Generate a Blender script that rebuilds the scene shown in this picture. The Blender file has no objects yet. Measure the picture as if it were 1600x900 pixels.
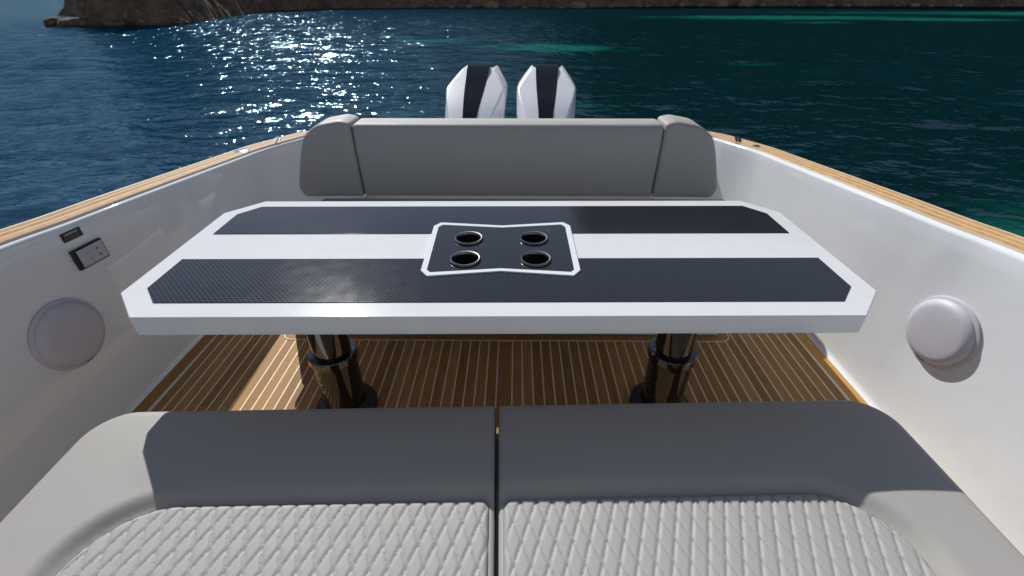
import bpy, bmesh, math, random
import numpy as np
from mathutils import Vector, Matrix
R = math.radians
sc = bpy.context.scene
col = sc.collection
rnd = random.Random(7)

# ------------------------------------------------------------------ camera, sky, sun, exposure
SEA = -0.55                                   # sea level; the deck is z = 0
cam_d = bpy.data.cameras.new('camera'); cam = bpy.data.objects.new('camera', cam_d); col.objects.link(cam)
cam_d.sensor_width = 36.0; cam_d.lens = 16.0; cam_d.clip_start = 0.05; cam_d.clip_end = 20000
cam.location = (0.045, 0.0, 1.41)
cam.rotation_euler = (R(90) - math.atan(455 / 711.11), 0, 0.0083)
cam_d.dof.use_dof = True; cam_d.dof.focus_distance = 1.35; cam_d.dof.aperture_fstop = 5.6
sc.camera = cam
SUN_EL, SUN_AZ = R(39.2), R(26.3)             # azimuth: to the left of the view axis (+Y)
w = bpy.data.worlds.new('World'); sc.world = w; w.use_nodes = True
nt = w.node_tree; bg = nt.nodes['Background']
sky = nt.nodes.new('ShaderNodeTexSky'); sky.sky_type = 'NISHITA'; sky.sun_disc = False
sky.sun_elevation = SUN_EL; sky.sun_rotation = -SUN_AZ
sky.altitude = 0; sky.air_density = 0.65; sky.dust_density = 0.0; sky.ozone_density = 4.0
hs = nt.nodes.new('ShaderNodeHueSaturation'); hs.inputs['Saturation'].default_value = 0.56   # camera white balance set for the open shade
nt.links.new(sky.outputs[0], hs.inputs['Color']); nt.links.new(hs.outputs[0], bg.inputs[0]); bg.inputs[1].default_value = 0.122
sd = bpy.data.lights.new('sun', 'SUN'); sun = bpy.data.objects.new('sun', sd); col.objects.link(sun)
sd.energy = 5.0; sd.angle = R(0.53); sd.color = (1.0, 0.98, 0.945)
sdir = Vector((-math.sin(SUN_AZ) * math.cos(SUN_EL), math.cos(SUN_AZ) * math.cos(SUN_EL), math.sin(SUN_EL)))
sun.rotation_euler = sdir.to_track_quat('Z', 'Y').to_euler(); sun.location = sdir * 50
vs = sc.view_settings; vs.view_transform = 'Standard'; vs.look = 'None'; vs.exposure = -0.13; vs.gamma = 1.0
vs.use_curve_mapping = False

# ------------------------------------------------------------------ node helpers
class NT:
    def __init__(s, name):
        s.m = bpy.data.materials.new(name); s.m.use_nodes = True
        s.t = s.m.node_tree; s.b = s.t.nodes['Principled BSDF']
    def n(s, typ, **kw):
        d = s.t.nodes.new('ShaderNode' + typ)
        for k, v in kw.items():
            if hasattr(d, k) and k not in d.inputs: setattr(d, k, v)
            else: s.set(d.inputs[k], v)
        return d
    def set(s, sock, v):
        if isinstance(v, bpy.types.NodeSocket): s.t.links.new(v, sock)
        else: sock.default_value = v
    def p(s, **kw):
        for k, v in kw.items(): s.set(s.b.inputs[k.replace('_', ' ')], v)
    def math(s, op, a, b=0.0, c=None, clamp=False):
        d = s.t.nodes.new('ShaderNodeMath'); d.operation = op; d.use_clamp = clamp
        s.set(d.inputs[0], a); s.set(d.inputs[1], b)
        if c is not None: s.set(d.inputs[2], c)
        return d.outputs[0]
    def mix(s, f, a, b):
        d = s.t.nodes.new('ShaderNodeMix'); d.data_type = 'RGBA'
        s.set(d.inputs[0], f); s.set(d.inputs[6], (*a, 1) if isinstance(a, tuple) else a)
        s.set(d.inputs[7], (*b, 1) if isinstance(b, tuple) else b)
        return d.outputs[2]
    def coord(s, kind='Object', scale=(1, 1, 1), rot=(0, 0, 0)):
        tc = s.t.nodes.new('ShaderNodeTexCoord'); mp = s.t.nodes.new('ShaderNodeMapping')
        s.t.links.new(tc.outputs[kind], mp.inputs[0]); mp.inputs['Scale'].default_value = scale
        mp.inputs['Rotation'].default_value = rot
        return mp.outputs[0]
    def noise(s, vec, scale, detail=4.0, rough=0.55, dist=0.0):
        d = s.t.nodes.new('ShaderNodeTexNoise'); s.t.links.new(vec, d.inputs['Vector'])
        d.inputs['Scale'].default_value = scale; d.inputs['Detail'].default_value = detail
        d.inputs['Roughness'].default_value = rough; d.inputs['Distortion'].default_value = dist
        return d.outputs['Fac']
    def ramp(s, f, lo, hi, a=0.0, b=1.0):
        d = s.t.nodes.new('ShaderNodeMapRange'); d.interpolation_type = 'SMOOTHSTEP'
        s.set(d.inputs[0], f); d.inputs[1].default_value = lo; d.inputs[2].default_value = hi
        d.inputs[3].default_value = a; d.inputs[4].default_value = b
        return d.outputs[0]
    def bump(s, h, strength, dist, normal=None):
        d = s.t.nodes.new('ShaderNodeBump'); s.set(d.inputs['Height'], h)
        d.inputs['Strength'].default_value = strength; d.inputs['Distance'].default_value = dist
        if normal is not None: s.t.links.new(normal, d.inputs['Normal'])
        return d.outputs[0]

def m_fabric():
    n = NT('grey marine vinyl'); v = n.coord()
    big = n.noise(v, 5, 3); fine = n.noise(v, 900, 2); mid = n.noise(n.coord(scale=(60, 8, 30)), 3, 3)
    c = n.mix(big, (0.335, 0.324, 0.308), (0.365, 0.353, 0.335))
    h = n.math('ADD', n.math('ADD', n.math('MULTIPLY', fine, 0.35), n.math('MULTIPLY', mid, 0.3)), n.math('MULTIPLY', n.noise(v, 9, 4, .6, .8), 1.6))
    n.p(Base_Color=c, Roughness=n.ramp(big, .2, .8, .52, .64), Normal=n.bump(h, 0.28, 0.0012)); n.b.inputs['Specular IOR Level'].default_value = .35
    return n.m
def m_gel(name='white gelcoat', c0=(0.765, 0.785, 0.805), rough=.045):
    n = NT(name); v = n.coord()
    a = n.noise(v, 2.3, 4); f = n.noise(v, 14, 5)
    c = n.mix(n.ramp(f, .35, .8), c0, tuple(x * .965 for x in c0))
    n.p(Base_Color=c, Roughness=n.ramp(a, .3, .7, rough * .85, rough * 1.2), Normal=n.bump(n.noise(v, 1.6, 1), .02, .01))
    return n.m
def m_teak(name, along='Y', dark=(0.295, 0.157, 0.056), light=(0.42, 0.238, 0.093)):
    n = NT(name)
    oi = n.t.nodes.new('ShaderNodeObjectInfo')
    tc = n.t.nodes.new('ShaderNodeTexCoord'); mp = n.t.nodes.new('ShaderNodeMapping')
    n.t.links.new(tc.outputs['Object'], mp.inputs[0])
    n.t.links.new(n.math('MULTIPLY', oi.outputs['Random'], 40.0), mp.inputs['Location'])
    mp.inputs['Scale'].default_value = (40, 2.2, 40) if along == 'Y' else (8, 8, 40)
    g = n.noise(mp.outputs[0], 3.0, 6, .62, .4)
    fine = n.noise(mp.outputs[0], 16.0, 4, .6)
    c = n.mix(n.ramp(g, .25, .75), dark, light)
    c = n.mix(n.ramp(fine, .55, .85, 0, .18), c, tuple(x * .6 for x in dark))
    hs = n.t.nodes.new('ShaderNodeHueSaturation'); n.t.links.new(c, hs.inputs['Color'])
    n.t.links.new(n.ramp(oi.outputs['Random'], 0, 1, .80, 1.16), hs.inputs['Value'])
    n.p(Base_Color=hs.outputs[0], Roughness=n.ramp(g, .2, .8, .5, .68), Normal=n.bump(n.math('ADD', g, fine), .2, .0015))
    n.b.inputs['Specular IOR Level'].default_value = .1
    return n.m
def m_carbon(name='dark carbon weave', scale=1.0, smudge=True, coat=.9):
    n = NT(name); tc = n.t.nodes.new('ShaderNodeTexCoord'); sx = n.t.nodes.new('ShaderNodeSeparateXYZ')
    n.t.links.new(tc.outputs['Object'], sx.inputs[0])
    P = 1 / (0.0036 * scale)
    X = n.math('MULTIPLY', sx.outputs[0], P); Y = n.math('MULTIPLY', n.math('ADD', sx.outputs[1], n.math('MULTIPLY', sx.outputs[2], 1.0)), P)
    # 2x2 twill: which tow is on top depends on (floor x + floor y) mod 4
    k = n.math('FLOORED_MODULO', n.math('ADD', n.math('FLOOR', X), n.math('FLOOR', Y)), 4.0)
    top = n.math('LESS_THAN', k, 2.0)
    fx = n.math('PINGPONG', X, .5); fy = n.math('PINGPONG', Y, .5)
    prof = n.math('ADD', n.math('MULTIPLY', top, fx), n.math('MULTIPLY', n.math('SUBTRACT', 1.0, top), fy))
    v = n.coord(); st = n.noise(n.coord(scale=(1, 2.2, 1)), 9, 9, .72, 1.2)
    sm = n.ramp(st, .66, .78) if smudge else 0.0
    c = n.mix(top, (0.008, 0.010, 0.015), (0.032, 0.037, 0.047))
    if smudge:
        c = n.mix(n.math('MULTIPLY', sm, .2), c, (.6, .62, .64))
    rough = n.math('ADD', n.ramp(n.noise(v, 7, 6), .3, .75, .38, .5), n.math('MULTIPLY', top, .14))
    n.b.inputs['Specular IOR Level'].default_value = .0
    n.p(Base_Color=c, Roughness=rough, Normal=n.bump(n.math('ADD', prof, n.math('MULTIPLY', n.noise(v, 400, 2), .5)), .35, .0012))
    n.b.inputs['Coat Weight'].default_value = coat
    n.p(Coat_Roughness=n.ramp(n.noise(v, 11, 7, .65), .35, .75, .095, .125))
    n.b.inputs['Coat Normal'].default_value = (0, 0, 0)
    return n.m
def m_plain(name, c, rough=.4, metal=0.0, var=.06, scale=30, bump=.05):
    n = NT(name); v = n.coord(); f = n.noise(v, scale, 4)
    n.p(Base_Color=n.mix(f, tuple(x * (1 - var) for x in c), tuple(min(1, x * (1 + var)) for x in c)),
        Roughness=n.ramp(f, .2, .8, rough * .85, rough * 1.15), Metallic=metal, Normal=n.bump(f, bump, .001))
    return n.m
def m_rock():
    n = NT('coastal rock'); v = n.coord('Object'); g = n.t.nodes.new('ShaderNodeNewGeometry')
    sx = n.t.nodes.new('ShaderNodeSeparateXYZ'); n.t.links.new(g.outputs['Position'], sx.inputs[0])
    a = n.noise(v, .35, 8, .65, .5); b = n.noise(n.coord(scale=(1, 1, 2.6)), 1.6, 8, .7); d = n.noise(v, 6, 6, .7)
    c = n.mix(n.ramp(a, .35, .65), (0.085, 0.055, 0.035), (0.23, 0.15, 0.09))
    c = n.mix(n.ramp(b, .52, .68), c, (0.40, 0.25, 0.14))
    c = n.mix(n.ramp(d, .5, .8, 0, .7), c, (0.045, 0.036, 0.03))
    h = n.math('ADD', sx.outputs[2], n.math('MULTIPLY', a, 6))
    c = n.mix(n.ramp(h, SEA + 9, SEA + 16), c, n.mix(n.ramp(b, .4, .6), (0.05, 0.06, 0.028), (0.12, 0.10, 0.06)))
    wet = n.ramp(n.math('ADD', sx.outputs[2], n.math('MULTIPLY', b, .5)), SEA + .15, SEA + .55, 1, 0)
    c = n.mix(n.math('MULTIPLY', wet, .85), c, (0.022, 0.02, 0.016))
    n.p(Base_Color=c, Roughness=n.math('SUBTRACT', .9, n.math('MULTIPLY', wet, .45)), Normal=n.bump(n.math('ADD', b, n.math('MULTIPLY', d, .5)), .9, .35))
    return n.m
def m_sea():
    n = NT('sea water'); v = n.coord('Object')
    at = n.t.nodes.new('ShaderNodeAttribute'); at.attribute_name = 'sand'
    edge = n.noise(v, .55, 5, .6, .6)
    s = n.ramp(n.math('ADD', at.outputs['Fac'], n.math('MULTIPLY', n.math('SUBTRACT', edge, .5), 1.3)), .25, .85)
    sp = n.t.nodes.new('ShaderNodeSeparateXYZ'); n.t.links.new(v, sp.inputs[0])
    # body colour paints in reflections: blue sky on the left, dark hillside right
    side_ = n.ramp(n.math('ADD', n.math('DIVIDE', sp.outputs[0], n.math('ADD', n.math('ABSOLUTE', sp.outputs[1]), 2.0)), n.math('MULTIPLY', n.math('SUBTRACT', n.noise(v, .12, 4), .5), .5)), -.75, .25)
    deep = n.mix(side_, (0.0012, 0.027, 0.055), n.mix(n.noise(v, .3, 4), (0.0005, 0.0105, 0.0115), (0.0009, 0.018, 0.024)))
    c = n.mix(s, deep, (0.004, 0.105, 0.076))
    lw = n.t.nodes.new('ShaderNodeAttribute'); lw.attribute_name = 'fine_waves'
    lwf = lw.outputs['Fac']
    n0 = n.noise(n.coord(scale=(1.25, 1.0, 1), rot=(0, 0, R(8))), 1.25, 2, .5, .4)
    n1 = n.noise(n.coord(scale=(.75, 1.25, 1), rot=(0, 0, R(12))), 2.6, 2, .5, .3)
    n2 = n.noise(n.coord(scale=(.8, 1.3, 1), rot=(0, 0, R(-20))), 7.5, 2, .5, .2)
    k1 = n.math('MULTIPLY_ADD', lwf, -.26, .42); k2 = n.math('MULTIPLY_ADD', lwf, -.13, .15)
    h = n.math('ADD', n.math('ADD', n.math('MULTIPLY', n1, k1), n.math('MULTIPLY', n2, k2)), n.math('MULTIPLY', n0, n.math('MULTIPLY', lwf, 1.0)))
    ch = n.t.nodes.new('ShaderNodeAttribute'); ch.attribute_name = 'chop'; h = n.math('MULTIPLY', h, ch.outputs['Fac'])
    nm = n.bump(h, 1.0, .26)
    # body colour under a Fresnel reflection, held down at grazing angles as behind a polarising filter
    fr = n.t.nodes.new('ShaderNodeFresnel'); fr.inputs['IOR'].default_value = 1.333; n.t.links.new(nm, fr.inputs['Normal'])
    df = n.t.nodes.new('ShaderNodeBsdfDiffuse'); n.t.links.new(c, df.inputs[0])
    gl = n.t.nodes.new('ShaderNodeBsdfGlossy'); gl.inputs['Color'].default_value = (.62, .86, 1.0, 1); gl.inputs['Roughness'].default_value = .085; n.t.links.new(nm, gl.inputs['Normal'])
    mx = n.t.nodes.new('ShaderNodeMixShader'); n.t.links.new(n.math('MINIMUM', n.math('MULTIPLY', fr.outputs[0], .36), .14), mx.inputs[0])
    n.t.links.new(df.outputs[0], mx.inputs[1]); n.t.links.new(gl.outputs[0], mx.inputs[2])
    n.t.links.new(mx.outputs[0], n.t.nodes['Material Output'].inputs[0]); n.t.nodes.remove(n.b)
    return n.m

FAB, GEL = m_fabric(), m_gel()
TEAK, TEAKG = m_teak('teak deck plank'), m_teak('teak gunwale plank', 'XY', (0.42, 0.225, 0.08), (0.57, 0.34, 0.145))
TEAKM = m_teak('teak margin plank', 'Y', (0.38, 0.195, 0.055), (0.48, 0.26, 0.085))
CAULK = m_plain('pale caulking', (0.68, 0.62, 0.51), .6)
CARB = m_carbon(); CARBM = m_carbon('engine cowl carbon', 2.0, False, .12)
SLEEVE = m_plain('glossy black sleeve', (0.012, 0.011, 0.011), .05, 0.0, .02, 40, .0)
CHROME = m_plain('polished dark steel', (0.11, 0.11, 0.11), .06, 1.0, .02, 40, .0)
BLACK = m_plain('black rubber', (0.012, 0.012, 0.013), .45)
DARKIN = m_plain('black cup well', (0.006, 0.006, 0.007), .5)
RING = m_plain('satin steel ring', (0.20, 0.19, 0.18), .32, 1.0, .05)
LAV = m_plain('lavender white plastic', (0.50, 0.485, 0.54), .5, 0, .03, 60, .03)
GREYP = m_plain('grey plastic cover', (0.46, 0.48, 0.50), .35)
LABELB = m_plain('black label plate', (0.025, 0.024, 0.026), .4)
PRINT = m_plain('pale label print', (0.30, 0.28, 0.27), .6)
THREAD = m_plain('grey thread', (0.20, 0.20, 0.195), .8)
WHITEM = m_gel('white engine paint', (0.80, 0.81, 0.84), .25)
STEEL = m_plain('stainless steel', (0.6, 0.6, 0.6), .18, 1.0, .04)
ROCK, WATER = m_rock(), m_sea()
PALER = m_plain('pale shore rock', (0.27, 0.19, 0.105), .9, 0, .45, 1.2, .8)

# ------------------------------------------------------------------ mesh helpers
def tag(o, label=None, cat=None, group=None, kind=None):
    if label: o['label'] = label
    if cat: o['category'] = cat
    if group: o['group'] = group
    if kind: o['kind'] = kind
    return o
def empty(name, loc=(0, 0, 0), rz=0.0):
    o = bpy.data.objects.new(name, None); o.location = loc; o.rotation_euler = (0, 0, rz); o.empty_display_size = .1
    col.objects.link(o); return o
def link(name, me, mat, parent=None, smooth=None, bevel=0.0, seg=2):
    me.materials.append(mat)
    o = bpy.data.objects.new(name, me); col.objects.link(o)
    if parent is not None: o.parent = parent
    if smooth:
        me.shade_smooth(); me.set_sharp_from_angle(angle=R(smooth))
    if bevel:
        b = o.modifiers.new('bevel', 'BEVEL'); b.width = bevel; b.segments = seg; b.limit_method = 'ANGLE'; b.angle_limit = R(30)
        me.shade_smooth(); b.harden_normals = True
    return o
def mesh(name, V, F):
    me = bpy.data.meshes.new(name); me.from_pydata([tuple(map(float, v)) for v in V], [], F); me.validate(); me.update()
    bm = bmesh.new(); bm.from_mesh(me); bmesh.ops.recalc_face_normals(bm, faces=bm.faces); bm.to_mesh(me); bm.free()
    return me
def box_vf(x0, x1, y0, y1, z0, z1, V=None, F=None):
    V = [] if V is None else V; F = [] if F is None else F
    b = len(V)
    V += [(x0, y0, z0), (x1, y0, z0), (x1, y1, z0), (x0, y1, z0), (x0, y0, z1), (x1, y0, z1), (x1, y1, z1), (x0, y1, z1)]
    F += [tuple(b + i for i in q) for q in ((0, 3, 2, 1), (4, 5, 6, 7), (0, 1, 5, 4), (1, 2, 6, 5), (2, 3, 7, 6), (3, 0, 4, 7))]
    return V, F
def box(name, x0, x1, y0, y1, z0, z1, mat, parent=None, bevel=.003, seg=2):
    return link(name, mesh(name, *box_vf(x0, x1, y0, y1, z0, z1)), mat, parent, bevel=bevel, seg=seg)
def prism(name, poly, z0, z1, mat, parent=None, bevel=0.0, seg=2):
    n = len(poly)
    V = [(x, y, z0) for x, y in poly] + [(x, y, z1) for x, y in poly]
    F = [tuple(range(n))[::-1], tuple(range(n, 2 * n))] + [(i, (i + 1) % n, n + (i + 1) % n, n + i) for i in range(n)]
    return link(name, mesh(name, V, F), mat, parent, bevel=bevel, seg=seg)
def ring_prism(name, outer, inner, z0, z1, mat, parent=None, bevel=0.0):
    n = len(outer)
    V = [(x, y, z1) for x, y in outer] + [(x, y, z1) for x, y in inner] + [(x, y, z0) for x, y in outer] + [(x, y, z0) for x, y in inner]
    F = []
    for i in range(n):
        j = (i + 1) % n
        F += [(i, j, n + j, n + i), (2 * n + i, 3 * n + i, 3 * n + j, 2 * n + j), (i, 2 * n + i, 2 * n + j, j), (n + i, n + j, 3 * n + j, 3 * n + i)]
    return link(name, mesh(name, V, F), mat, parent, bevel=bevel, seg=2)
def lathe_me(name, prof, seg=40, caps=True):
    V, F = [], []
    for r, z in prof:
        for k in range(seg):
            a = 2 * math.pi * k / seg; V.append((r * math.cos(a), r * math.sin(a), z))
    for i in range(len(prof) - 1):
        for k in range(seg):
            l = (k + 1) % seg; F.append((i * seg + k, i * seg + l, (i + 1) * seg + l, (i + 1) * seg + k))
    if caps:
        F.append(tuple(range(seg))[::-1]); F.append(tuple((len(prof) - 1) * seg + k for k in range(seg)))
    return mesh(name, V, F)
def lathe(name, prof, mat, parent=None, loc=(0, 0, 0), rot=(0, 0, 0), seg=40, smooth=40, caps=True):
    o = link(name, lathe_me(name, prof, seg, caps), mat, parent, smooth=smooth); o.location = loc; o.rotation_euler = rot; return o
def grid_me(name, P, closed_v=False):
    """P: array (nu, nv, 3)"""
    nu, nv = P.shape[:2]
    i, j = np.meshgrid(np.arange(nu - 1), np.arange(nv if closed_v else nv - 1), indexing='ij')
    j2 = (j + 1) % nv
    q = np.stack([i * nv + j, (i + 1) * nv + j, (i + 1) * nv + j2, i * nv + j2], -1).reshape(-1, 4)
    return np_me(name, P.reshape(-1, 3), q)
def np_me(name, V, Q):
    me = bpy.data.meshes.new(name)
    me.vertices.add(len(V)); me.vertices.foreach_set('co', np.ascontiguousarray(V, dtype=np.float32).ravel())
    me.loops.add(Q.size); me.loops.foreach_set('vertex_index', np.ascontiguousarray(Q, dtype=np.int32).ravel())
    me.polygons.add(len(Q)); me.polygons.foreach_set('loop_start', np.arange(0, Q.size, Q.shape[1], dtype=np.int32))
    me.update(calc_edges=True); me.validate(); return me
def catmull(P, per):
    P = np.array(P, float); out = []
    for i in range(len(P) - 1):
        p0, p1, p2, p3 = P[max(i - 1, 0)], P[i], P[i + 1], P[min(i + 2, len(P) - 1)]
        for t in np.linspace(0, 1, per, endpoint=False):
            out.append(.5 * ((2 * p1) + (-p0 + p2) * t + (2 * p0 - 5 * p1 + 4 * p2 - p3) * t * t + (-p0 + 3 * p1 - 3 * p2 + p3) * t ** 3))
    out.append(P[-1]); return np.array(out)
def vnoise(x, y, seed=0):
    """vectorised value noise, -1..1"""
    xi, yi = np.floor(x).astype(np.int64), np.floor(y).astype(np.int64); fx, fy = x - xi, y - yi
    def h(a, b):
        k = (a * 374761393 + b * 668265263 + seed * 982451653) & 0x7fffffff
        k = ((k ^ (k >> 13)) * 1274126177) & 0x7fffffff
        return ((k ^ (k >> 16)) & 0xffff) / 32767.5 - 1
    sx, sy = fx * fx * (3 - 2 * fx), fy * fy * (3 - 2 * fy)
    return (h(xi, yi) * (1 - sx) + h(xi + 1, yi) * sx) * (1 - sy) + (h(xi, yi + 1) * (1 - sx) + h(xi + 1, yi + 1) * sx) * sy
def fbm(x, y, oct=6, seed=0, gain=.5, ridged=False):
    s, a, t = 0, 1.0, 0
    for o in range(oct):
        v = vnoise(x * 2 ** o + 17.3 * o, y * 2 ** o - 9.1 * o, seed + o)
        s = s + a * ((1 - 2 * np.abs(v)) if ridged else v); t += a; a *= gain
    return s / t
def sstep(a, b, x):
    t = np.clip((x - a) / (b - a), 0, 1); return t * t * (3 - 2 * t)

# ------------------------------------------------------------------ sea
def build_sea():
    az = np.concatenate([np.arange(-60, 60.01, .17), np.arange(63, 299, 6.0)]) * math.pi / 180
    r = [0.8]
    while r[-1] < 9000: r.append(r[-1] * (1.0105 if r[-1] < 220 else 1.06))
    r = np.array(r)
    A, RR = np.meshgrid(az, r, indexing='xy')
    X, Y = RR * np.sin(A), RR * np.cos(A)
    sp = np.maximum(RR * .0105, RR * .003) * 1.0
    rng = np.random.default_rng(5); Z = np.zeros_like(X); lost = np.zeros_like(X)
    N = 60
    wx = X + .35 * vnoise(X * .5, Y * .5, 3); wy = Y + .35 * vnoise(X * .5 + 40, Y * .5, 4)
    for k in range(N):
        lam = .28 * (2.6 / .28) ** ((k + rng.random()) / N)
        th = R(97) + rng.normal() * R(27)                    # travel direction, towards the viewer and a little across
        sl = .23 * math.sqrt(2 / N) * (1.4 if lam < .6 else .7)
        kk = 2 * math.pi / lam
        ph = kk * (wx * math.cos(th) + wy * math.sin(th)) + rng.random() * 6.28
        s = np.sin(ph)
        kp = sstep(2.2, 4.5, lam / sp); lost += (1 - kp) / N
        Z += sl / kk * (s + .22 * np.cos(2 * ph)) * kp
    lee = (.55 + .45 * sstep(5, 30, RR)) * (1 - .34 * sstep(-8, 22, np.degrees(A)) * sstep(200, 120, np.degrees(A)))                        # calmer in the lee of the boat and under the hill on the right
    Z *= lee * (.75 + .5 * (fbm(X * .11, Y * .11, 3, 9) + .5))
    V = np.stack([X, Y, Z + SEA], -1)
    na = len(az)
    me = grid_me('sea', V, closed_v=True)
    # sandy shallows between dark weed beds (seen through the water): centre x, y, radius x, y, strength
    S = np.zeros_like(X)
    for cx, cy, rx, ry, k in [(1.9, 23.4, 3.4, 2.2, .95), (-4.2, 27, 3.0, 2.2, .65), (8.2, 17.6, 2.0, .9, .5), (30, 60, 17, 7, .95), (27, 48, 4, 2.2, .7),
                              (43, 55, 9, 5, .95), (57, 78, 25, 10, .6), (5.6, 4.1, 1.5, 1.1, .62), (-6.2, 3.9, 1.6, .9, .38), (75, 75, 30, 12, .8), (-2.3, 9.5, .8, .9, .35), (1, 11, 2.2, 1.6, .35)]:
        S = np.maximum(S, k * np.exp(-(((X - cx) / rx) ** 2 + ((Y - cy) / ry) ** 2)))
    at = me.attributes.new('sand', 'FLOAT', 'POINT'); at.data.foreach_set('value', S.astype(np.float32).ravel())
    at = me.attributes.new('fine_waves', 'FLOAT', 'POINT'); at.data.foreach_set('value', lost.astype(np.float32).ravel())
    at = me.attributes.new('chop', 'FLOAT', 'POINT'); at.data.foreach_set('value', lee.astype(np.float32).ravel())   # waves the mesh is too coarse for: left to the relief
    o = link('sea', me, WATER); me.shade_smooth(); tag(o, kind='structure'); return o
build_sea()

# ------------------------------------------------------------------ rocky coast
COAST = np.array([(-59, 67), (-53, 66), (-47, 64), (-40, 58), (-36.5, 47), (-35.4, 42.4), (-33, 41.3), (-31, 42), (-29, 43.6), (-28, 45.3), (-30, 50), (-32, 56), (-35, 66), (-37.8, 77), (-39, 88),
                  (-36, 100), (-23, 112), (-8, 116), (11, 112), (28, 124), (43, 134), (65, 134), (92, 131), (123, 126), (170, 105), (230, 60), (300, -40), (600, -40), (600, 600), (-40, 600), (-75, 300), (-72, 150), (-66, 90), (-62, 72)], float)
def coast_d(X, Y):
    d2 = np.full(X.shape, 1e12); inside = np.zeros(X.shape, bool); n = len(COAST)
    for i in range(n):
        a, b = COAST[i], COAST[(i + 1) % n]; e = b - a
        t = np.clip(((X - a[0]) * e[0] + (Y - a[1]) * e[1]) / (e @ e), 0, 1)
        d2 = np.minimum(d2, (X - a[0] - t * e[0]) ** 2 + (Y - a[1] - t * e[1]) ** 2)
        c = (a[1] > Y) != (b[1] > Y)
        inside ^= c & (X < (b[0] - a[0]) * (Y - a[1]) / ((b[1] - a[1]) if b[1] != a[1] else 1e-9) + a[0])
    return np.sqrt(d2) * np.where(inside, 1, -1)
def land(name, x0, x1, y0, y1, st, lo, hi, label=None):
    xs, ys = np.arange(x0, x1 + .01, st), np.arange(y0, y1 + .01, st)
    X, Y = np.meshgrid(xs, ys, indexing='ij')
    wx = X + 1.3 * fbm(X * .22, Y * .22, 4, 1); wy = Y + 1.3 * fbm(X * .22 + 50, Y * .22, 4, 2)
    wx = wx + .35 * fbm(X * 1.1, Y * 1.1, 4, 5); wy = wy + .35 * fbm(X * 1.1 + 9, Y * 1.1, 4, 6)
    d = coast_d(wx, wy)
    rise = sstep(-15, 25, X - .12 * Y + 12)
    # tall slope behind the cove on the right, a low headland on the left
    h = 1.1 * sstep(-.3, .5, d) + 8.5 * sstep(.2, 3.4, d) + .5 * np.clip(d, 0, 10) + rise * 1.35 * np.clip(d - 3, 0, 62)
    h = h * sstep(-62, -46, X + .0 * Y) ** .7 + .0
    blocks = fbm(X * .5, Y * .5, 5, 11, .6)
    h = h + (blocks * 1.0 + .55 * fbm(X * 1.3, Y * 1.3, 4, 21)) * sstep(-.4, 1.2, d) * (1 + rise * np.clip(d / 20, 0, 2))
    Z = SEA - .9 + np.minimum(d, 0) * .5 + .9 * sstep(-1.2, .1, d) + h
    jx = .3 * st * vnoise(X * 3.1, Y * 3.1, 31); jy = .3 * st * vnoise(X * 3.1, Y * 3.1, 33)
    P = np.stack([X + jx, Y + jy, Z], -1)
    keep = (d > -2.5)
    nu, nv = X.shape
    i, j = np.meshgrid(np.arange(nu - 1), np.arange(nv - 1), indexing='ij')
    k = keep[:-1, :-1] & (((X - st * .0)[:-1, :-1] >= lo) & (X[:-1, :-1] < hi))
    q = np.stack([i * nv + j, (i + 1) * nv + j, (i + 1) * nv + j + 1, i * nv + j + 1], -1)[k]
    used = np.unique(q); mp = np.full(nu * nv, -1); mp[used] = np.arange(len(used))
    me = np_me(name, P.reshape(-1, 3)[used], mp[q])
    o = link(name, me, ROCK); me.shade_smooth(); me.set_sharp_from_angle(angle=R(32)); tag(o, kind='structure'); return o
land('rocky_headland', -72, -14, 38, 118, .25, -999, 999)
land('cove_hillside', -19.8, 300, 60, 300, 1.0, -999, 999)

def boulder(name, x, y, s, seed, label, group, mat=None):
    bm = bmesh.new(); bmesh.ops.create_icosphere(bm, subdivisions=3, radius=1)
    rg = random.Random(seed); o1 = rg.random() * 50
    for v in bm.verts:
        c = v.co.copy(); k = 1 + .28 * float(fbm(np.array(c.x * 1.3 + o1), np.array(c.y * 1.3 + c.z * 1.7), 3, seed))
        k2 = max(abs(c.x), abs(c.y), abs(c.z)); v.co = c * k * (.72 / k2 * .45 + .55)
        v.co.x *= s * rg.choice((1,)) * 1.3; v.co.y *= s; v.co.z *= s * .72
    me = bpy.data.meshes.new(name); bm.to_mesh(me); bm.free()
    o = link(name, me, mat or ROCK, smooth=28); o.location = (x, y, SEA + s * .1); o.rotation_euler = (0, 0, rg.random() * 6)
    tag(o, label, 'boulder', group); return o
for i, (x, y, s) in enumerate([(-36.6, 41.8, .8), (-34.2, 40.6, .9), (-31.6, 41.2, .7), (-28.1, 43.9, .6)]):
    boulder('boulder', x, y, s, 40 + i, ['leftmost dark boulder at the water line of the near rocky headland', 'largest dark boulder at the foot of the near headland',
            'low dark boulder under the middle of the near headland', 'small dark boulder where the near headland turns back into the cove'][i], None)
for i in range(26):
    t = i / 25; x = -20 + 150 * t + rnd.uniform(-4, 4)
    i0 = np.interp(x, [-36, -23, -8, 11, 28, 43, 65, 92, 123, 140], [100, 112, 116, 112, 124, 134, 134, 131, 126, 118])
    boulder('boulder', x, i0 - rnd.uniform(.2, 1.6), rnd.choice((.45, .6, .8, 1.0, 1.7)) * rnd.uniform(.8, 1.2), 80 + i, 'pale brown boulder at the water line along the far shore of the cove', 'boulders along the far shore', PALER)

# ------------------------------------------------------------------ boat
boat = empty('motor_boat', (0, 0, SEA))
tag(boat, 'white motor boat with teak planked deck and gunwales, seen from inside its cockpit', 'boat')
BZ = -SEA                                     # children of the boat are offset so that z = 0 is the deck
def bl(o): o.location = (o.location[0], o.location[1], o.location[2] + BZ); return o
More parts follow.
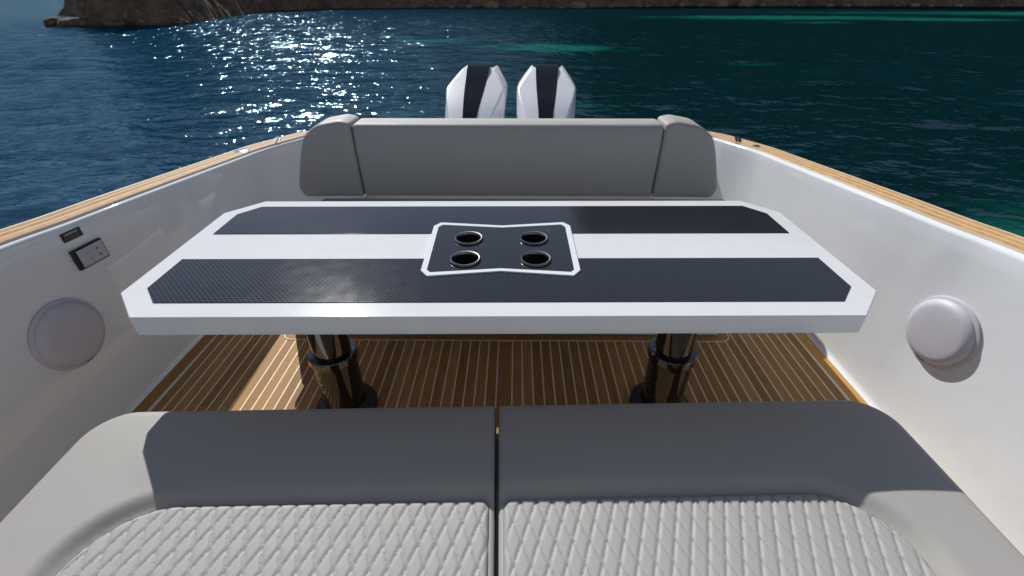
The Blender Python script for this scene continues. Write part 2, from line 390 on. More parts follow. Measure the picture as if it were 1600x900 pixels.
# right half, stern to bow: top x, top y, floor x, floor y
CT = [(0, 3.42, 0, 3.35, .60), (.8, 3.39, .78, 3.32, .60), (1.15, 3.27, 1.13, 3.2, .61), (1.322, 3.115, 1.33, 3.05, .62), (1.38, 2.96, 1.40, 2.9, .63), (1.45, 2.71, 1.46, 2.66, .645),
      (1.468, 2.45, 1.49, 2.42, .665), (1.49, 1.80, 1.507, 1.78, .72), (1.53, 1.47, 1.512, 1.47, .736), (1.566, 1.225, 1.515, 1.24, .75), (1.61, .6, 1.515, .6, .785), (1.64, 0, 1.51, 0, .82), (1.67, -1, 1.49, -1, .87), (1.58, -2.5, 1.38, -2.5, .92), (1.2, -4, .95, -3.9, .97), (.6, -5.2, .4, -4.9, 1.0), (0, -5.9, 0, -5.5, 1.02)]
path = catmull(CT, 9)
def top_z(y): o = np.argsort(path[:, 1]); return float(np.interp(y, path[o, 1], path[o, 4]))
def wall_x(y, z):                             # right inner wall
    k = path[path[:, 0] > 1.0]
    o = np.argsort(k[:, 1]); xt = np.interp(y, k[o, 1], k[o, 0]); o = np.argsort(k[:, 3]); xf = np.interp(y, k[o, 3], k[o, 2])
    return xf + (xt - xf) * min(max(z / top_z(y), 0), 1)
T2 = path[:, :2]; tan = np.gradient(T2, axis=0); tan /= np.linalg.norm(tan, axis=1)[:, None]
NRM = np.stack([-tan[:, 1], tan[:, 0]], 1)     # outwards (path runs stern centre -> bow on the right side)
NRM[0] = (0, 1); NRM[-1] = (0, -1)
if NRM[60][0] < 0: NRM = -NRM; NRM[0] = (0, 1); NRM[-1] = (0, -1)
GW = np.interp(path[:, 1], [-6, 1.2, 1.9, 2.4, 3.2], [.13, .124, .122, .12, .11])
def side(sgn, arr): a = arr.copy(); a[..., 0] *= sgn; return a
def wall_obj(sgn):
    secs = []
    for k in [0, .004, .012, .03]:             # fillet at the deck
        t = k / .03; secs.append(('f', .03 * (1 - math.sin(t * math.pi / 2)), .03 * (1 - math.cos(t * math.pi / 2)) + .0))
    P = []
    for i in range(len(path)):
        tx, ty, fx, fy, TOPZ = path[i]; n = NRM[i]; row = []
        for t in np.linspace(0, 1, 6):
            a = t * math.pi / 2; off = .028 * (1 - math.sin(a)); z = .028 * (1 - math.cos(a)) - .004
            row.append((fx - n[0] * off, fy - n[1] * off, z))
        for t in np.linspace(.05, 1, 14):
            z = .028 + (TOPZ - .012 - .028) * t; q = (z / TOPZ); qq = q + .06 * math.sin(math.pi * q)
            row.append((fx + (tx - fx) * qq, fy + (ty - fy) * qq, z))
        for a in np.linspace(0, math.pi / 2, 6)[1:]:
            row.append((tx + n[0] * .012 * (1 - math.cos(a)), ty + n[1] * .012 * (1 - math.cos(a)), TOPZ - .012 + .012 * math.sin(a)))
        row.append((tx + n[0] * .024, ty + n[1] * .024, TOPZ + .001))
        P.append(row)
    o = link('inner_wall', grid_me('inner_wall', side(sgn, np.array(P))), GEL, boat, smooth=60); bl(o); return o
WALLR, WALLL = wall_obj(1), wall_obj(-1)
def gunwale(sgn):
    P = []
    for i in range(len(path)):
        tx, ty = T2[i]; n = NRM[i]; g = GW[i]; TOPZ = path[i, 4]
        q = lambda d, z: (tx + n[0] * d, ty + n[1] * d, z)
        P.append([q(.022, TOPZ - .02), q(.022, TOPZ + .0096), q(.6 * g, TOPZ + .0096), q(g + .014, TOPZ + .0096), q(g + .02, TOPZ), q(g + .02, TOPZ - .05), q(g + .01, TOPZ - .06)])
    o = link('gunwale', grid_me('gunwale', side(sgn, np.array(P))), CAULK, boat, smooth=40); bl(o)
    for k in range(3):
        P = []
        for i in range(len(path)):
            TOPZ = path[i, 4]; tx, ty = T2[i]; n = NRM[i]; w0 = (GW[i] - .013) / 3; a = .024 + k * w0; b = a + w0 - .0058
            q = lambda d, z: (tx + n[0] * d, ty + n[1] * d, z)
            P.append([q(a, TOPZ + .004), q(a, TOPZ + .0092), q(a + .001, TOPZ + .0102), q(b - .001, TOPZ + .0102), q(b, TOPZ + .0092), q(b, TOPZ + .004)])
        link('plank', grid_me('gunwale_plank', side(sgn, np.array(P))), TEAKG, o, smooth=40)
    return o
gunwale(1); gunwale(-1)
def hull(sgn):
    P = []
    for i in range(len(path)):
        tx, ty = T2[i]; n = NRM[i]; TOPZ = path[i, 4]; g = GW[i] + .015; ox, oy = tx + n[0] * g, ty + n[1] * g
        row = []
        for z, kx in [(TOPZ - .055, 1), (.5, 1.0), (.1, .985), (-.3, .95), (-.6, .86), (-.95, .45), (-1.1, 0.0)]:
            row.append((ox * kx, (oy + (.0 if oy > 0 else .35 * (TOPZ - z) / 1.8)), z))
        P.append(row)
    o = link('hull', grid_me('hull', side(sgn, np.array(P))), GEL, boat, smooth=50); bl(o)
hull(1); hull(-1)
bl(box('swim_platform', -1.22, 1.22, 3.54, 3.95, -.42, -.2, GEL, boat, .03, 3))
bl(box('sun_pad_base', -.95, .95, 2.72, 3.3, .0005, .26, GEL, boat, .03, 3))
bl(box('sun_pad', -.93, .93, 2.73, 3.29, .262, .36, FAB, boat, .04, 4))
# deck: caulked base sheet, planks laid proud of it
ft = path[(path[:, 1] < 2.7)]
deck_pts = [(x, y) for _, _, x, y, _ in path if y > -5.4]
poly = [(x, y) for x, y in deck_pts] + [(-x, y) for x, y in deck_pts[::-1] if x > 1e-6]
deck = prism('deck', poly, -.03, -.0006, CAULK, boat); bl(deck)
MARG = .055
def floor_x(y): o = np.argsort(path[:, 3]); return float(np.interp(y, path[o, 3], path[o, 2]))
ys = np.linspace(2.3, 0.0, 60)
edge = np.array([floor_x(y) for y in ys]) - .018
HATCH_Y = 1.722
def plank(a, b, y0, y1a, y1b):
    V = [(a, y0, -.008), (b, y0, -.008), (b, y1b, -.008), (a, y1a, -.008)]
    e = .0008
    V += [(a, y0, -e), (b, y0, -e), (b, y1b, -e), (a, y1a, -e), (a + e, y0 + e, 0), (b - e, y0 + e, 0), (b - e, y1b - e, 0), (a + e, y1a - e, 0)]
    F = [(0, 3, 2, 1), (8, 9, 10, 11)] + [(i, (i + 1) % 4, 4 + (i + 1) % 4, 4 + i) for i in range(4)] + [(4 + i, 4 + (i + 1) % 4, 8 + (i + 1) % 4, 8 + i) for i in range(4)]
    return link('plank', mesh('deck_plank', V, F), TEAK, deck)
PITCH, GAP = .0450, .0058
HX, HR = 1.10, .05                           # hatch joint: half width and corner radius
def aft_end(x):                               # where a plank stops: under the hatch board or at the margin plank along the wall
    ax = abs(x)
    if ax < HX - HR: return HATCH_Y + .004
    if ax < HX + PITCH: return 2.2
    lim = 2.25
    for y in np.linspace(2.25, .9, 120):
        lim = y
        if floor_x(y) - .018 - MARG - GAP >= ax: break
    return lim
plank(-.0335 + GAP / 2, .0335 - GAP / 2, .05, HATCH_Y, HATCH_Y)
for sgn in (1, -1):
    k = 0
    while True:
        a = .0335 + k * PITCH + GAP / 2; b = a + PITCH - GAP
        if b > 1.515 - .018 - MARG - GAP + .002: break
        ea, eb = aft_end(a), aft_end(b)
        if abs(ea - eb) > .06: ea = eb = max(ea, eb)
        if sgn > 0: plank(a, b, .05, ea, eb)
        else: plank(-b, -a, .05, eb, ea)
        k += 1
    last = a
    P = []
    for y in np.linspace(2.25, .05, 40):
        x1 = floor_x(y) - .018; x0 = x1 - MARG
        P.append([(x0, y, -.008), (x0, y, -.0008), (x0 + .0008, y, .0002), (x1, y, .0002), (x1, y, -.008)])
    link('plank', grid_me('margin_plank', side(sgn, np.array(P))), TEAKM, deck, smooth=40)
# hatch boards beyond the joint, running across
hp = [(-HX + .003 + HR * (1 - math.cos(a)) , HATCH_Y + GAP + HR * (1 - math.sin(a))) for a in np.linspace(0, math.pi / 2, 8)]
hp = hp + [(-x, y) for x, y in hp[::-1]] + [(HX - .003, 1.86), (-HX + .003, 1.86)]
prism('plank', hp, -.003, .0012, TEAK, deck)
P = [[(x - .0035 * (1 if i < 8 else -1) * math.cos(a), y - .0035 * math.sin(a), .0006), (x + .0035 * (1 if i < 8 else -1) * math.cos(a), y + .0035 * math.sin(a), .0016)] for i, ((x, y), a) in enumerate(zip(hp[:16], list(np.linspace(0, math.pi / 2, 8)) + list(np.linspace(math.pi / 2, 0, 8))))]
P = [[(P[0][0][0], 1.86, .0006), (P[0][1][0], 1.86, .0016)]] + P + [[(P[-1][0][0], 1.86, .0006), (P[-1][1][0], 1.86, .0016)]]
P = np.array(P); P = np.concatenate([P[:, :1] - np.array([0, 0, .0]), P[:, :1] + np.array([0, 0, .0012]), P[:, 1:], P[:, 1:] - np.array([0, 0, .001])], 1)
link('hatch_joint', grid_me('hatch_joint', P), CAULK, deck)

# helm shelter forward of the cockpit (behind the camera; it shades the sky and shows in the glossy wall and the pedestals)
bl(box('helm_seat_back', -1.0, 1.0, -.75, -.48, -.0005, 1.15, FAB, boat, .05, 3))
bl(box('helm_console', -.85, .85, -2.6, -1.7, -.0005, 1.15, GEL, boat, .08, 3))
ht = bl(box('hardtop', -1.3, 1.3, -3.4, -.25, 2.12, 2.2, GEL, boat, .035, 3))
for x in (-1.12, 1.12):
    for y in (-2.5, -.62):
        o = lathe('hardtop_post', [(.035, .0005), (.035, 2.122)], GEL, boat, (x, y, 0), seg=20); bl(o)

# ------------------------------------------------------------------ aft bench
def pillow(name, outline, thick, r, bulge, xf, mat, parent, rings=7):
    O = np.array(outline, float); n = len(O)
    e = np.roll(O, -1, 0) - O; e /= np.linalg.norm(e, axis=1)[:, None]
    nn = np.stack([e[:, 1], -e[:, 0]], 1); vn = nn + np.roll(nn, 1, 0); vn /= np.linalg.norm(vn, axis=1)[:, None]
    area = .5 * np.sum(O[:, 0] * np.roll(O[:, 1], -1) - np.roll(O[:, 0], -1) * O[:, 1])
    if area < 0: vn = -vn
    L = []
    L.append((O - vn * r * .3, -thick)); L.append((O, -thick + r * .3)); 
    for a in np.linspace(0, math.pi / 2, rings): L.append((O - vn * r * (1 - math.cos(a)), -r + r * math.sin(a)))
    base = L[-1][0]; c = base.mean(0)
    for t in (.12, .3, .5, .7, .87): L.append((base + (c - base) * t, bulge * (1 - (1 - t) ** 2)))
    V = [xf(x, h, d) for ring, d in L for x, h in ring]; V.append(xf(c[0], c[1], bulge))
    F = []
    for k in range(len(L) - 1):
        for i in range(n):
            j = (i + 1) % n; F.append((k * n + i, k * n + j, (k + 1) * n + j, (k + 1) * n + i))
    m = (len(L) - 1) * n
    F += [(m + i, m + (i + 1) % n, len(V) - 1) for i in range(n)]; F.append(tuple(range(n))[::-1])
    return link(name, mesh(name, V, F), mat, parent, smooth=70)
def rounded(poly, rad, seg=7):
    out = []; n = len(poly)
    for i in range(n):
        p = Vector(poly[i]); a = Vector(poly[i - 1]) - p; b = Vector(poly[(i + 1) % n]) - p
        r = rad[i] if isinstance(rad, (list, tuple)) else rad
        r = min(r, .45 * a.length, .45 * b.length)
        for t in np.linspace(0, 1, seg):
            q = (p + a.normalized() * r) * (1 - t) ** 2 + p * 2 * t * (1 - t) + (p + b.normalized() * r) * t * t
            out.append((q.x, q.y))
    # even out long straight runs
    res = []
    for i in range(len(out)):
        p, q = Vector(out[i]), Vector(out[(i + 1) % len(out)]); m = max(1, int((q - p).length / .05))
        for k in range(m): res.append(tuple(p.lerp(q, k / m)))
    return res
bench = empty('aft_bench', (0, 2.3, 0)); tag(bench, 'grey upholstered aft bench with winged backrest behind the table', 'bench')
def bx(o): o.location = (o.location[0], o.location[1] - 2.3, o.location[2]); return o
bx(box('seat_base', -1.05, 1.05, 1.765, 2.44, .0005, .33, GEL, bench, .02, 3))
bx(box('seat_cushion', -1.05, 1.235, 1.68, 2.445, .331, .452, FAB, bench, .022, 4))
def xf_back(x, h, d): return (x, 2.452 + .16 * h - d + .0 * x, .452 + h)
cen = rounded([(-.815, .0), (.815, .0), (.838, .28), (.842, .383), (-.842, .383), (-.838, .28)], [.015, .015, .05, .03, .03, .05])
bx(pillow('backrest', cen, .16, .027, .006, xf_back, FAB, bench))
def xf_wing(x, h, d): return (x, 2.452 + .15 * h - d - .004 - .05 * max(0, abs(x) - .95), .452 + h)
for sgn in (1, -1):
    wing = [(.8185, .0), (1.150, .0), (1.178, .05), (1.138, .23), (1.105, .325), (1.03, .380), (.90, .402), (.8455, .388)]
    rd = [.015, .03, .03, .05, .035, .035, .05, .015]
    wing = [(sgn * x, h) for x, h in wing]
    bx(pillow('side_bolster', rounded(wing, rd), .19, .022, .003, xf_wing, FAB, bench))

# ------------------------------------------------------------------ table
table = empty('cockpit_table', (0, 1.315, 0), R(.75)); tag(table, 'white table with chamfered corners and dark carbon inlays on two steel pedestals', 'table')
TZ = .73
def ty(P): return [(x, y - 1.315) for x, y in P]
def sym(P): return P + [(-x, y) for x, y in P[::-1]]
top_poly = ty(sym([(.932, .928), (1.036, 1.043), (1.041, 1.587), (.938, 1.703)]))
GELT = m_gel('table top gelcoat', (0.72, 0.73, 0.74), .10)
prism('table_top', top_poly, TZ - .057, TZ, GELT, table, .0035, 3)
near = ty(sym([(.913, .992), (.976, 1.064), (.979, 1.229)])); far = ty(sym([(.981, 1.405), (.983, 1.57), (.923, 1.643)]))
prism('carbon_inlay', near, TZ + .0002, TZ + .0022, CARB, table, .0006, 1)
prism('carbon_inlay', far, TZ + .0002, TZ + .0022, CARB, table, .0006, 1)
po = ty([(-.216, 1.486), (0, 1.459), (.216, 1.486), (.238, 1.457), (.234, 1.15), (.211, 1.119), (0, 1.146), (-.211, 1.119), (-.234, 1.15), (-.238, 1.457)])
pi_ = ty([(-.208, 1.466), (0, 1.442), (.208, 1.466), (.220, 1.447), (.216, 1.153), (.205, 1.139), (0, 1.161), (-.205, 1.139), (-.216, 1.153), (-.220, 1.447)])
ring_prism('panel_border', po, pi_, TZ + .0005, TZ + .0065, GEL, table, .001)
prism('cup_panel', [(x * .997, y) for x, y in pi_], TZ + .0003, TZ + .005, CARB, table, .0005, 1)
CUPS = [(-.109, 1.355 - 1.315), (.106, 1.355 - 1.315), (-.109, 1.215 - 1.315), (.106, 1.215 - 1.315)]
def drill(o, r, d):                           # bores the four cup holes through a part
    cut = []
    for x, y in CUPS:
        me = lathe_me('cut', [(r, TZ - d), (r, TZ + .03)], 40); c = bpy.data.objects.new('cut', me); col.objects.link(c); c.parent = table; c.location = (x, y, 0); cut.append(c)
        b = o.modifiers.new('cut', 'BOOLEAN'); b.object = c; b.operation = 'DIFFERENCE'; b.solver = 'EXACT'
    bv = o.modifiers.get('bevel')
    bpy.context.view_layer.update()
    me = bpy.data.meshes.new_from_object(o.evaluated_get(bpy.context.evaluated_depsgraph_get()))
    o.modifiers.clear(); o.data = me
    for c in cut: bpy.data.objects.remove(c)
for o in list(table.children):
    if o.name.split('.')[0] in ('table_top', 'carbon_inlay', 'cup_panel'): drill(o, .0392, .05)
for x, y in CUPS:
    h = lathe('cup_holder', [(.0392, .0052), (.0465, .0052), (.0475, .0075), (.0468, .0105), (.0445, .0125), (.0415, .012), (.0395, .0085), (.0385, .004), (.0392, .0052)], RING, table, (x, y, TZ), caps=False)
    lathe('cup_well', [(.0388, .0038), (.0384, -.02), (.037, -.0495), (.001, -.0495)], DARKIN, h, caps=False, seg=40)
for x in (-.640, .640):
    p = lathe('pedestal', [(.120, .0005), (.120, .014), (.115, .020), (.095, .022), (.085, .026), (.080, .035)], BLACK, table, (x, 0, 0), caps=True, seg=56)
    p.name = 'pedestal'
    c = lathe('column', [(.080, .02), (.080, .268)], SLEEVE, p, (0, 0, 0), seg=56)
    lathe('collar', [(.079, .258), (.0865, .260), (.089, .264), (.089, .290), (.086, .2945), (.0685, .2965)], CHROME, p, (0, 0, 0), seg=56, smooth=30)
    lathe('upper_column', [(.0685, .29), (.0685, TZ - .0575)], CHROME, p, (0, 0, 0), seg=56)
    lathe('mounting_plate', [(.11, TZ - .068), (.11, TZ - .0575)], BLACK, p, (0, 0, 0), seg=40)

# ------------------------------------------------------------------ front seat cushions
SZ = .45
def sdf_round(x, y, x0, x1, y0, y1, r):
    cx, cy = (x0 + x1) / 2, (y0 + y1) / 2; hx, hy = (x1 - x0) / 2 - r, (y1 - y0) / 2 - r
    qx, qy = np.abs(x - cx) - hx, np.abs(y - cy) - hy
    return r - np.hypot(np.maximum(qx, 0), np.maximum(qy, 0)) - np.minimum(np.maximum(qx, qy), 0)   # > 0 inside
PX0, PX1, PY0, PY1, PR = .016, .885, -.3, .608, .17        # quilted panel (right-hand cushion, local)
def panel_in(x, y):
    a = sdf_round(x, y, PX0, PX1, PY0 - 1, PY1, PR)          # large outer corner
    b = sdf_round(x, y, PX0, PX1 + 2, PY0 - 1, PY1, .022)    # small corner by the gap
    return np.where(x > .4, a, np.minimum(b, PX1 - x))
def seat_cushion(sgn, label):
    root = empty('seat_cushion', (0, .762, .0), R(1.75)); tag(root, label, 'cushion', 'front seat cushions')
    X0, X1, Y0, Y1, r, rc = .0045, 1.095, .16, .897, .034, .11
    def cl(n, lo, hi, k=2.2):                                # clustered towards both ends
        t = np.linspace(-1, 1, n); t = np.sign(t) * (1 - (1 - np.abs(t)) ** k); return lo + (hi - lo) * (t + 1) / 2
    yv = np.unique(np.concatenate([cl(70, Y0, Y1), np.linspace(.5, .64, 40)])); tv = np.unique(np.concatenate([cl(120, 0, 1), np.linspace(.6, .9, 60)]))
    P = np.zeros((len(yv), len(tv), 3))
    for i, y in enumerate(yv):
        dy = max(0, y - (Y1 - rc)); xm = X1 - rc + math.sqrt(max(rc * rc - dy * dy, 0))
        P[i, :, 0] = X0 + (xm - X0) * tv; P[i, :, 1] = y
    x, y = P[..., 0], P[..., 1]
    d = sdf_round(x, y, X0 - 0, X1, Y0 - 1, Y1, .03)
    d2 = np.where((x > X1 - rc) & (y > Y1 - rc), rc - np.hypot(x - (X1 - rc), y - (Y1 - rc)), np.minimum(X1 - x, Y1 - y))
    qd = lambda d, rr: rr - np.sqrt(np.maximum(rr * rr - (rr - np.clip(d, 0, rr)) ** 2, 0))
    drop = qd(d2, r) + qd(x - X0, .014) * (1 - qd(d2, r) / r)
    pin = panel_in(x, y)
    roll = .020 * sstep(.055, 0.0, -pin) ** 1.6                # border rolls down to the quilted panel
    z = SZ - drop - np.where(pin > 0, .024, roll) + .004 * np.sin(np.clip(np.minimum(d2, x) / .25, 0, 1) * math.pi)
    z += .0012 * fbm(x * 6, y * 6, 3, 5)
    P[..., 2] = z
    nu, nv = x.shape
    # skirt
    loop = [(0, j) for j in range(nv)] + [(i, nv - 1) for i in range(1, nu)] + [(nu - 1, j) for j in range(nv - 2, -1, -1)] + [(i, 0) for i in range(nu - 2, 0, -1)]
    V = P.reshape(-1, 3); ii, jj = np.meshgrid(np.arange(nu - 1), np.arange(nv - 1), indexing='ij')
    Q = np.stack([ii * nv + jj, ii * nv + jj + 1, (ii + 1) * nv + jj + 1, (ii + 1) * nv + jj], -1).reshape(-1, 4)
    lo = np.array([a * nv + b for a, b in loop]); sk = V[lo].copy(); sk[:, 2] = SZ - .115
    base = len(V); V = np.vstack([V, sk]); m = len(lo); k = np.arange(m); k2 = (k + 1) % m
    Q = np.vstack([Q, np.stack([lo[k], base + k, base + k2, lo[k2]], -1)])
    def fin(V): V = V.copy(); V[:, 1] -= .75; V[:, 0] *= sgn; return V
    me = np_me('cushion_body', fin(V), Q if sgn > 0 else Q[:, ::-1])
    link('cushion_body', me, FAB, root, smooth=75)
    # quilted panel: diamonds .0363 wide, .092 long
    DX, DY = .0363, .0925
    step = .0031
    xs = np.arange(PX0, PX1 + step, step); ysq = np.arange(.18, PY1 + step * .5, step)
    X, Y = np.meshgrid(xs, ysq, indexing='ij')
    def hgt(X, Y, pinv):
        u = X / DX + Y / DY; v = X / DX - Y / DY
        a = np.abs(u - np.round(u)); b = np.abs(v - np.round(v)); pp = DX * DY / math.hypot(DX, DY)
        ha = 1 - (1 - np.clip(a * pp / .0078, 0, 1)) ** 2; hb = 1 - (1 - np.clip(b * pp / .0078, 0, 1)) ** 2
        puff = .0046 * (ha * hb) ** .75
        e = np.clip(pinv / .012, 0, 1)
        return SZ - .0145 + puff * (.35 + .65 * np.sqrt(e)) - .010 * (1 - np.sqrt(1 - (1 - e) ** 2))
    pin = panel_in(X, Y)
    # pull outside samples back onto the border so that the edge follows the curve
    gx = (panel_in(X + 1e-4, Y) - panel_in(X - 1e-4, Y)) / 2e-4; gy = (panel_in(X, Y + 1e-4) - panel_in(X, Y - 1e-4)) / 2e-4
    out = (pin < 0); X = np.where(out, X - gx * pin, X); Y = np.where(out, Y - gy * pin, Y)
    keep = pin > -step * 1.3
    Z = hgt(X, Y, np.maximum(pin, 0))
    nu, nv = X.shape; ii, jj = np.meshgrid(np.arange(nu - 1), np.arange(nv - 1), indexing='ij')
    kq = keep[:-1, :-1] & keep[1:, :-1] & keep[:-1, 1:] & keep[1:, 1:]
    Q = np.stack([ii * nv + jj, (ii + 1) * nv + jj, (ii + 1) * nv + jj + 1, ii * nv + jj + 1], -1)[kq]
    used = np.unique(Q); mp = np.full(nu * nv, -1); mp[used] = np.arange(len(used))
    me = np_me('quilted_panel', fin(np.stack([X, Y, Z], -1).reshape(-1, 3)[used]), (mp[Q] if sgn > 0 else mp[Q][:, ::-1]))
    qp = link('quilted_panel', me, FABQ, root, smooth=60)
    # stitches along the grooves
    L = []
    for fam in (1, -1):
        ks = range(-12, 36)
        for kk in ks:
            dirv = np.array([DX, -fam * DY]); ln = np.hypot(*dirv); dirv = dirv / ln
            # line X/DX + fam*Y/DY = kk ; param along y
            yy = np.arange(.36, PY1, .0058 * abs(dirv[1])); xx = (kk - fam * yy / DY) * DX
            ok = (xx > PX0 + .006) & (xx < PX1); ok &= panel_in(xx, yy) > .006
            for a, b in zip(xx[ok], yy[ok]): L.append((a, b, dirv[0], dirv[1]))
    L = np.array(L); c = L[:, :2]; dv = L[:, 2:]; pn = np.stack([-dv[:, 1], dv[:, 0]], 1); hl, hw = .0020, .0007
    z0 = SZ - .0145 + .0004; corners = []
    for sl, sw in ((-1, -1), (1, -1), (1, 1), (-1, 1)):
        corners.append(np.column_stack([c + dv * hl * sl + pn * hw * sw, np.full(len(c), z0 + .0006)]))
    mid = np.column_stack([c, np.full(len(c), z0 + .0012)])
    V = np.stack(corners + [mid], 1).reshape(-1, 3); b = np.arange(len(c))[:, None] * 5
    T = np.concatenate([b + np.array([[i, (i + 1) % 4, 4]]) for i in range(4)], 0)
    me = np_me('stitching', fin(V), T); tag(link('stitching', me, THREAD, qp), kind='stuff')
    return root
def m_quilt():
    n = NT('quilted grey vinyl'); v = n.coord(); big = n.noise(v, 6, 3); fine = n.noise(v, 1100, 2); wr = n.noise(v, 70, 3)
    c = n.mix(big, (0.345, 0.34, 0.327), (0.375, 0.37, 0.354))
    n.p(Base_Color=c, Roughness=n.ramp(big, .2, .8, .55, .68), Normal=n.bump(n.math('ADD', n.math('MULTIPLY', fine, .3), n.math('MULTIPLY', wr, .3)), .2, .0012))
    n.b.inputs['Specular IOR Level'].default_value = .4
    return n.m
FABQ = m_quilt()
seat_cushion(-1, 'left grey seat cushion with diamond quilting and the table shadow ending on it')
seat_cushion(1, 'right grey seat cushion with diamond quilting beside the sunlit white wall')
sb = box('seat_plinth', -1.06, 1.06, -.59, .146, .0005, .334, GEL, None, .02, 3)
sb.location = (0, .757, 0); sb.rotation_euler = (0, 0, R(1.75)); tag(sb, 'white seat base under the two grey quilted front cushions', 'seat base')

# ------------------------------------------------------------------ speakers, socket, label on the walls
def wall_frame(sgn, y, z):
    x = wall_x(y, z); t1 = Vector((wall_x(y + .01, z) - wall_x(y - .01, z), .02, 0)).normalized(); t2 = Vector((wall_x(y, z + .01) - wall_x(y, z - .01), 0, .02)).normalized()
    q = z / top_z(y); bulge = .06 * math.sin(math.pi * q) * (wall_x(y, 9) - wall_x(y, 0))
    p = Vector((x + bulge, y, z)); n = t2.cross(t1); n = n if n.x < 0 else -n
    if sgn < 0: p.x *= -1; n.x *= -1; t1.x *= -1; t2.x *= -1
    ex = t1 if sgn < 0 else -t1; ex = ex.normalized(); ez = n.normalized(); ey = ez.cross(ex).normalized()
    if ey.z < 0: ex = -ex; ey = -ey
    M = Matrix((ex, ey, ez)).transposed().to_4x4(); M.translation = p + ez * .0005
    return M
def speaker(sgn, y, z, label):
    r = empty('wall_speaker'); r.matrix_world = wall_frame(sgn, y, z); tag(r, label, 'speaker', 'round speakers on the cockpit walls')
    lathe('rim', [(.118, 0), (.1275, 0), (.1285, .003), (.127, .0075), (.122, .010), (.117, .011), (.110, .0125)], LAV, r, seg=64, smooth=35, caps=True)
    lathe('cover', [(.1165, .0095), (.117, .013), (.1145, .0175), (.109, .0235), (.102, .0280), (.095, .0305), (.087, .032), (.04, .0330), (.002, .0332)], LAV, r, seg=64, smooth=60)
    box('clip_slot', -.014, .014, -.1205, -.1165, .006, .0125, BLACK, r, .0005, 1)
    return r
speaker(1, 1.275, .418, 'round lavender white speaker on the sunlit right cockpit wall')
speaker(-1, 1.262, .40, 'round lavender white speaker on the shaded left cockpit wall')
def wall_plate():
    r = empty('power_socket'); r.matrix_world = wall_frame(-1, 1.468, .612); tag(r, 'square grey power socket in a black frame on the left wall', 'socket')
    box('frame', -.060, .060, -.0385, .0385, 0, .011, BLACK, r, .003, 2)
    cv = box('cover', -.046, .054, -.0325, .0325, .0112, .015, GREYP, r, .003, 2)
    for x, y in ((-.012, .013), (-.010, -.013), (.026, .012), (.028, -.013)):
        box('slot', x - .004, x + .004, y - .003, y + .003, .0151, .0156, BLACK if x > 0 else LABELB2, cv, .0005, 1)
    l = empty('warning_label'); l.matrix_world = wall_frame(-1, 1.45, .698); tag(l, 'small black warning label on the left wall above the power socket', 'label')
    box('plate', -.036, .036, -.0165, .0165, 0, .0022, LABELB, l, .001, 2)
    box('header_print', -.024, .024, .0045, .0115, .0023, .0026, PRINT, l, 0)
    for k in range(4): box('text_line', -.029, .029 - .006 * (k % 2), -.0012 - k * .0036, .0004 - k * .0036, .0023, .0026, PRINT2, l, 0)
LABELB2 = m_plain('grey slot', (.24, .25, .27), .4); PRINT2 = m_plain('dim label print', (0.12, 0.11, 0.11), .6)
wall_plate()

# ------------------------------------------------------------------ deck fittings on the gunwales
def gt(y): return top_z(y) + .0103
def gx(y, k): return wall_x(y, 9) + k             # on the gunwale, k metres outside its inner edge
f = empty('fuel_cap', (-gx(2.62, .07), 2.62, gt(2.62))); tag(f, 'round steel filler cap on the left teak gunwale near the bench', 'filler cap')
lathe('flange', [(.042, 0), (.042, .003), (.038, .005), (.030, .005)], STEEL, f, seg=40)
lathe('lid', [(.030, .0045), (.030, .007), (.026, .008), (.002, .0085)], STEEL, f, seg=40)
box('finger_bar', -.018, .018, -.003, .003, .0082, .010, STEEL, f, .001, 2)
def cleat(sg, y, rz, label):
    c = empty('mooring_cleat', (sg * gx(y, .075), y, gt(y)), R(rz)); tag(c, label, 'cleat', 'cleats on the gunwales'); c.scale.z = .45
    box('base', -.075, .075, -.020, .020, 0, .006, BLACK, c, .004, 3)
    for s in (-1, 1): lathe('post', [(.008, .005), (.007, .008), (.008, .013)], BLACK, c, (s * .025, 0, 0), seg=16)
    P = []
    for t in np.linspace(-1, 1, 15):
        rr = .006 * (1 - .55 * abs(t) ** 2); P.append([(t * .085, rr * math.cos(a), .0165 + rr * .8 * math.sin(a)) for a in np.linspace(0, 2 * math.pi, 12, endpoint=False)])
    link('horn', grid_me('horn', np.array(P), True), BLACK, c, smooth=60)
cleat(-1, 2.92, 108, 'dark cleat on the left gunwale beside the bench bolster')
cleat(1, 2.95, 72, 'dark cleat on the right gunwale beside the bench bolster')
f = empty('vent_cap', (gx(2.78, .06), 2.78, gt(2.78))); tag(f, 'small dark vent cap on the right teak gunwale near the bench', 'vent cap')
lathe('flange', [(.022, 0), (.022, .003), (.017, .005), (.012, .005)], STEEL, f, seg=32); lathe('plug', [(.013, .0045), (.012, .007), (.002, .0072)], BLACK, f, seg=32)

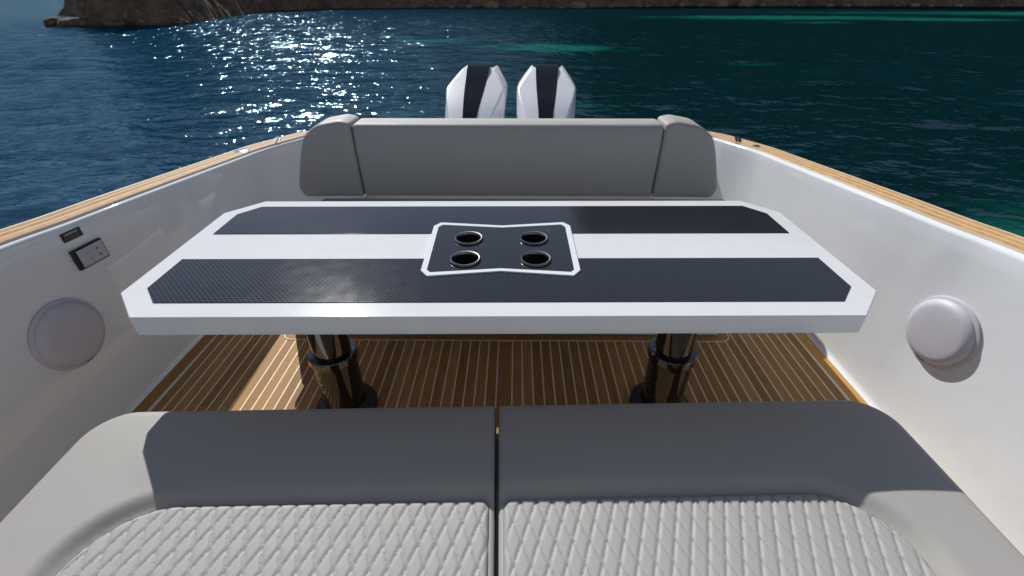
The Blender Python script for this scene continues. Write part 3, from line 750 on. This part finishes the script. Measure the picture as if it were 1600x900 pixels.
# ------------------------------------------------------------------ outboard motors
def motor(x, rz, label):
    r = empty('outboard_motor', (x, 3.97, SEA - .03), R(rz)); tag(r, label, 'outboard motor', 'outboard motors on the stern')
    z0 = -SEA
    #        z     wp    xs    ys    w     yw    wb    yb   yf
    S = [(.10, .050, .115, .030, .215, .20, .19, .90, .000), (.30, .052, .135, .045, .250, .25, .22, .98, .020), (.50, .056, .165, .105, .262, .36, .24, 1.02, .075), (.60, .068, .205, .245, .268, .46, .24, 1.02, .215),
         (.67, .080, .240, .375, .272, .52, .235, 1.01, .345), (.731, .092, .262, .515, .272, .58, .225, 1.0, .490), (.79, .100, .215, .642, .225, .68, .18, .98, .630), (.858, .109, .152, .797, .160, .82, .14, .94, .795), (.866, .105, .135, .852, .140, .87, .11, .92, .855)]
    half = lambda s: [(s[1], s[8]), (s[2], s[3]), (s[4], s[5]), (s[4], s[5] + .25), (s[6], s[7] - .08), (s[6] * .7, s[7])]
    P = []
    for s in S:
        h = half(s); P.append([(a, b, s[0] + z0) for a, b in h] + [(-a, b, s[0] + z0) for a, b in h[::-1]])
    P = np.array(P); me = grid_me('cowl', P, True)
    bm = bmesh.new(); bm.from_mesh(me); bm.verts.ensure_lookup_table(); n = P.shape[1]
    bm.faces.new([bm.verts[(len(S) - 1) * n + k] for k in range(n)]); bm.faces.new([bm.verts[k] for k in range(n)][::-1])
    bmesh.ops.recalc_face_normals(bm, faces=bm.faces); bm.to_mesh(me); bm.free()
    link('cowl', me, WHITEM, r, bevel=.014, seg=4)
    def strip(a, b):                                        # dark panel, set 4 mm proud of the cowl front
        Q = []
        for s in S[a:b]: Q.append([(-s[1] * .985, s[8] + .01, s[0] + z0), (-s[1] * .985, s[8] - .004, s[0] + z0 + .001), (s[1] * .985, s[8] - .004, s[0] + z0 + .001), (s[1] * .985, s[8] + .01, s[0] + z0)])
        Q = np.array(Q)
        link('front_panel', grid_me('front_panel', Q), CARBM, r, smooth=40)
    strip(0, 5)
    S2 = list(S); S2[4] = tuple(S[4]); strip2 = [(*s,) for s in S[4:]]
    Q = []
    for k, s in enumerate(strip2):
        dz = .0015 if k == 0 else (.02 if k >= 3 else 0)
        Q.append([(-s[1] * .985, s[8] + .01, s[0] + z0 + dz), (-s[1] * .985, s[8] - .004, s[0] + z0 + .001 + dz), (s[1] * .985, s[8] - .004, s[0] + z0 + .001 + dz), (s[1] * .985, s[8] + .01, s[0] + z0 + dz)])
    s = strip2[-1]; Q.append([(-.1, .905, s[0] + z0 - .002), (-.1, .905, s[0] + z0 + .026), (.1, .905, s[0] + z0 + .026), (.1, .905, s[0] + z0 - .002)])
    link('top_panel', grid_me('top_panel', np.array(Q)), CARBM, r, smooth=40)
    V, F = box_vf(-.15, .15, .15, .62, -.06 + z0, .102 + z0); box_vf(-.075, .075, .18, .55, -.55 + z0 - .35, -.058 + z0, V, F)
    link('midsection', mesh('midsection', V, F), WHITEM, r, bevel=.02, seg=3)
    box('mounting_bracket', -.13, .13, -.05, .16, -.34 + z0, -.06 + z0, BLACK, r, .012, 2)
    lathe('gearcase', [(.01, -.32), (.06, -.26), (.08, -.1), (.08, .1), (.055, .26), (.02, .3)], WHITEM, r, (0, .36, -.42), (R(90), 0, 0), seg=24)
    return r
motor(-.368, -4.0, 'left white outboard motor with dark stripe behind the bench')
motor(.296, -3.0, 'right white outboard motor with dark stripe behind the bench')
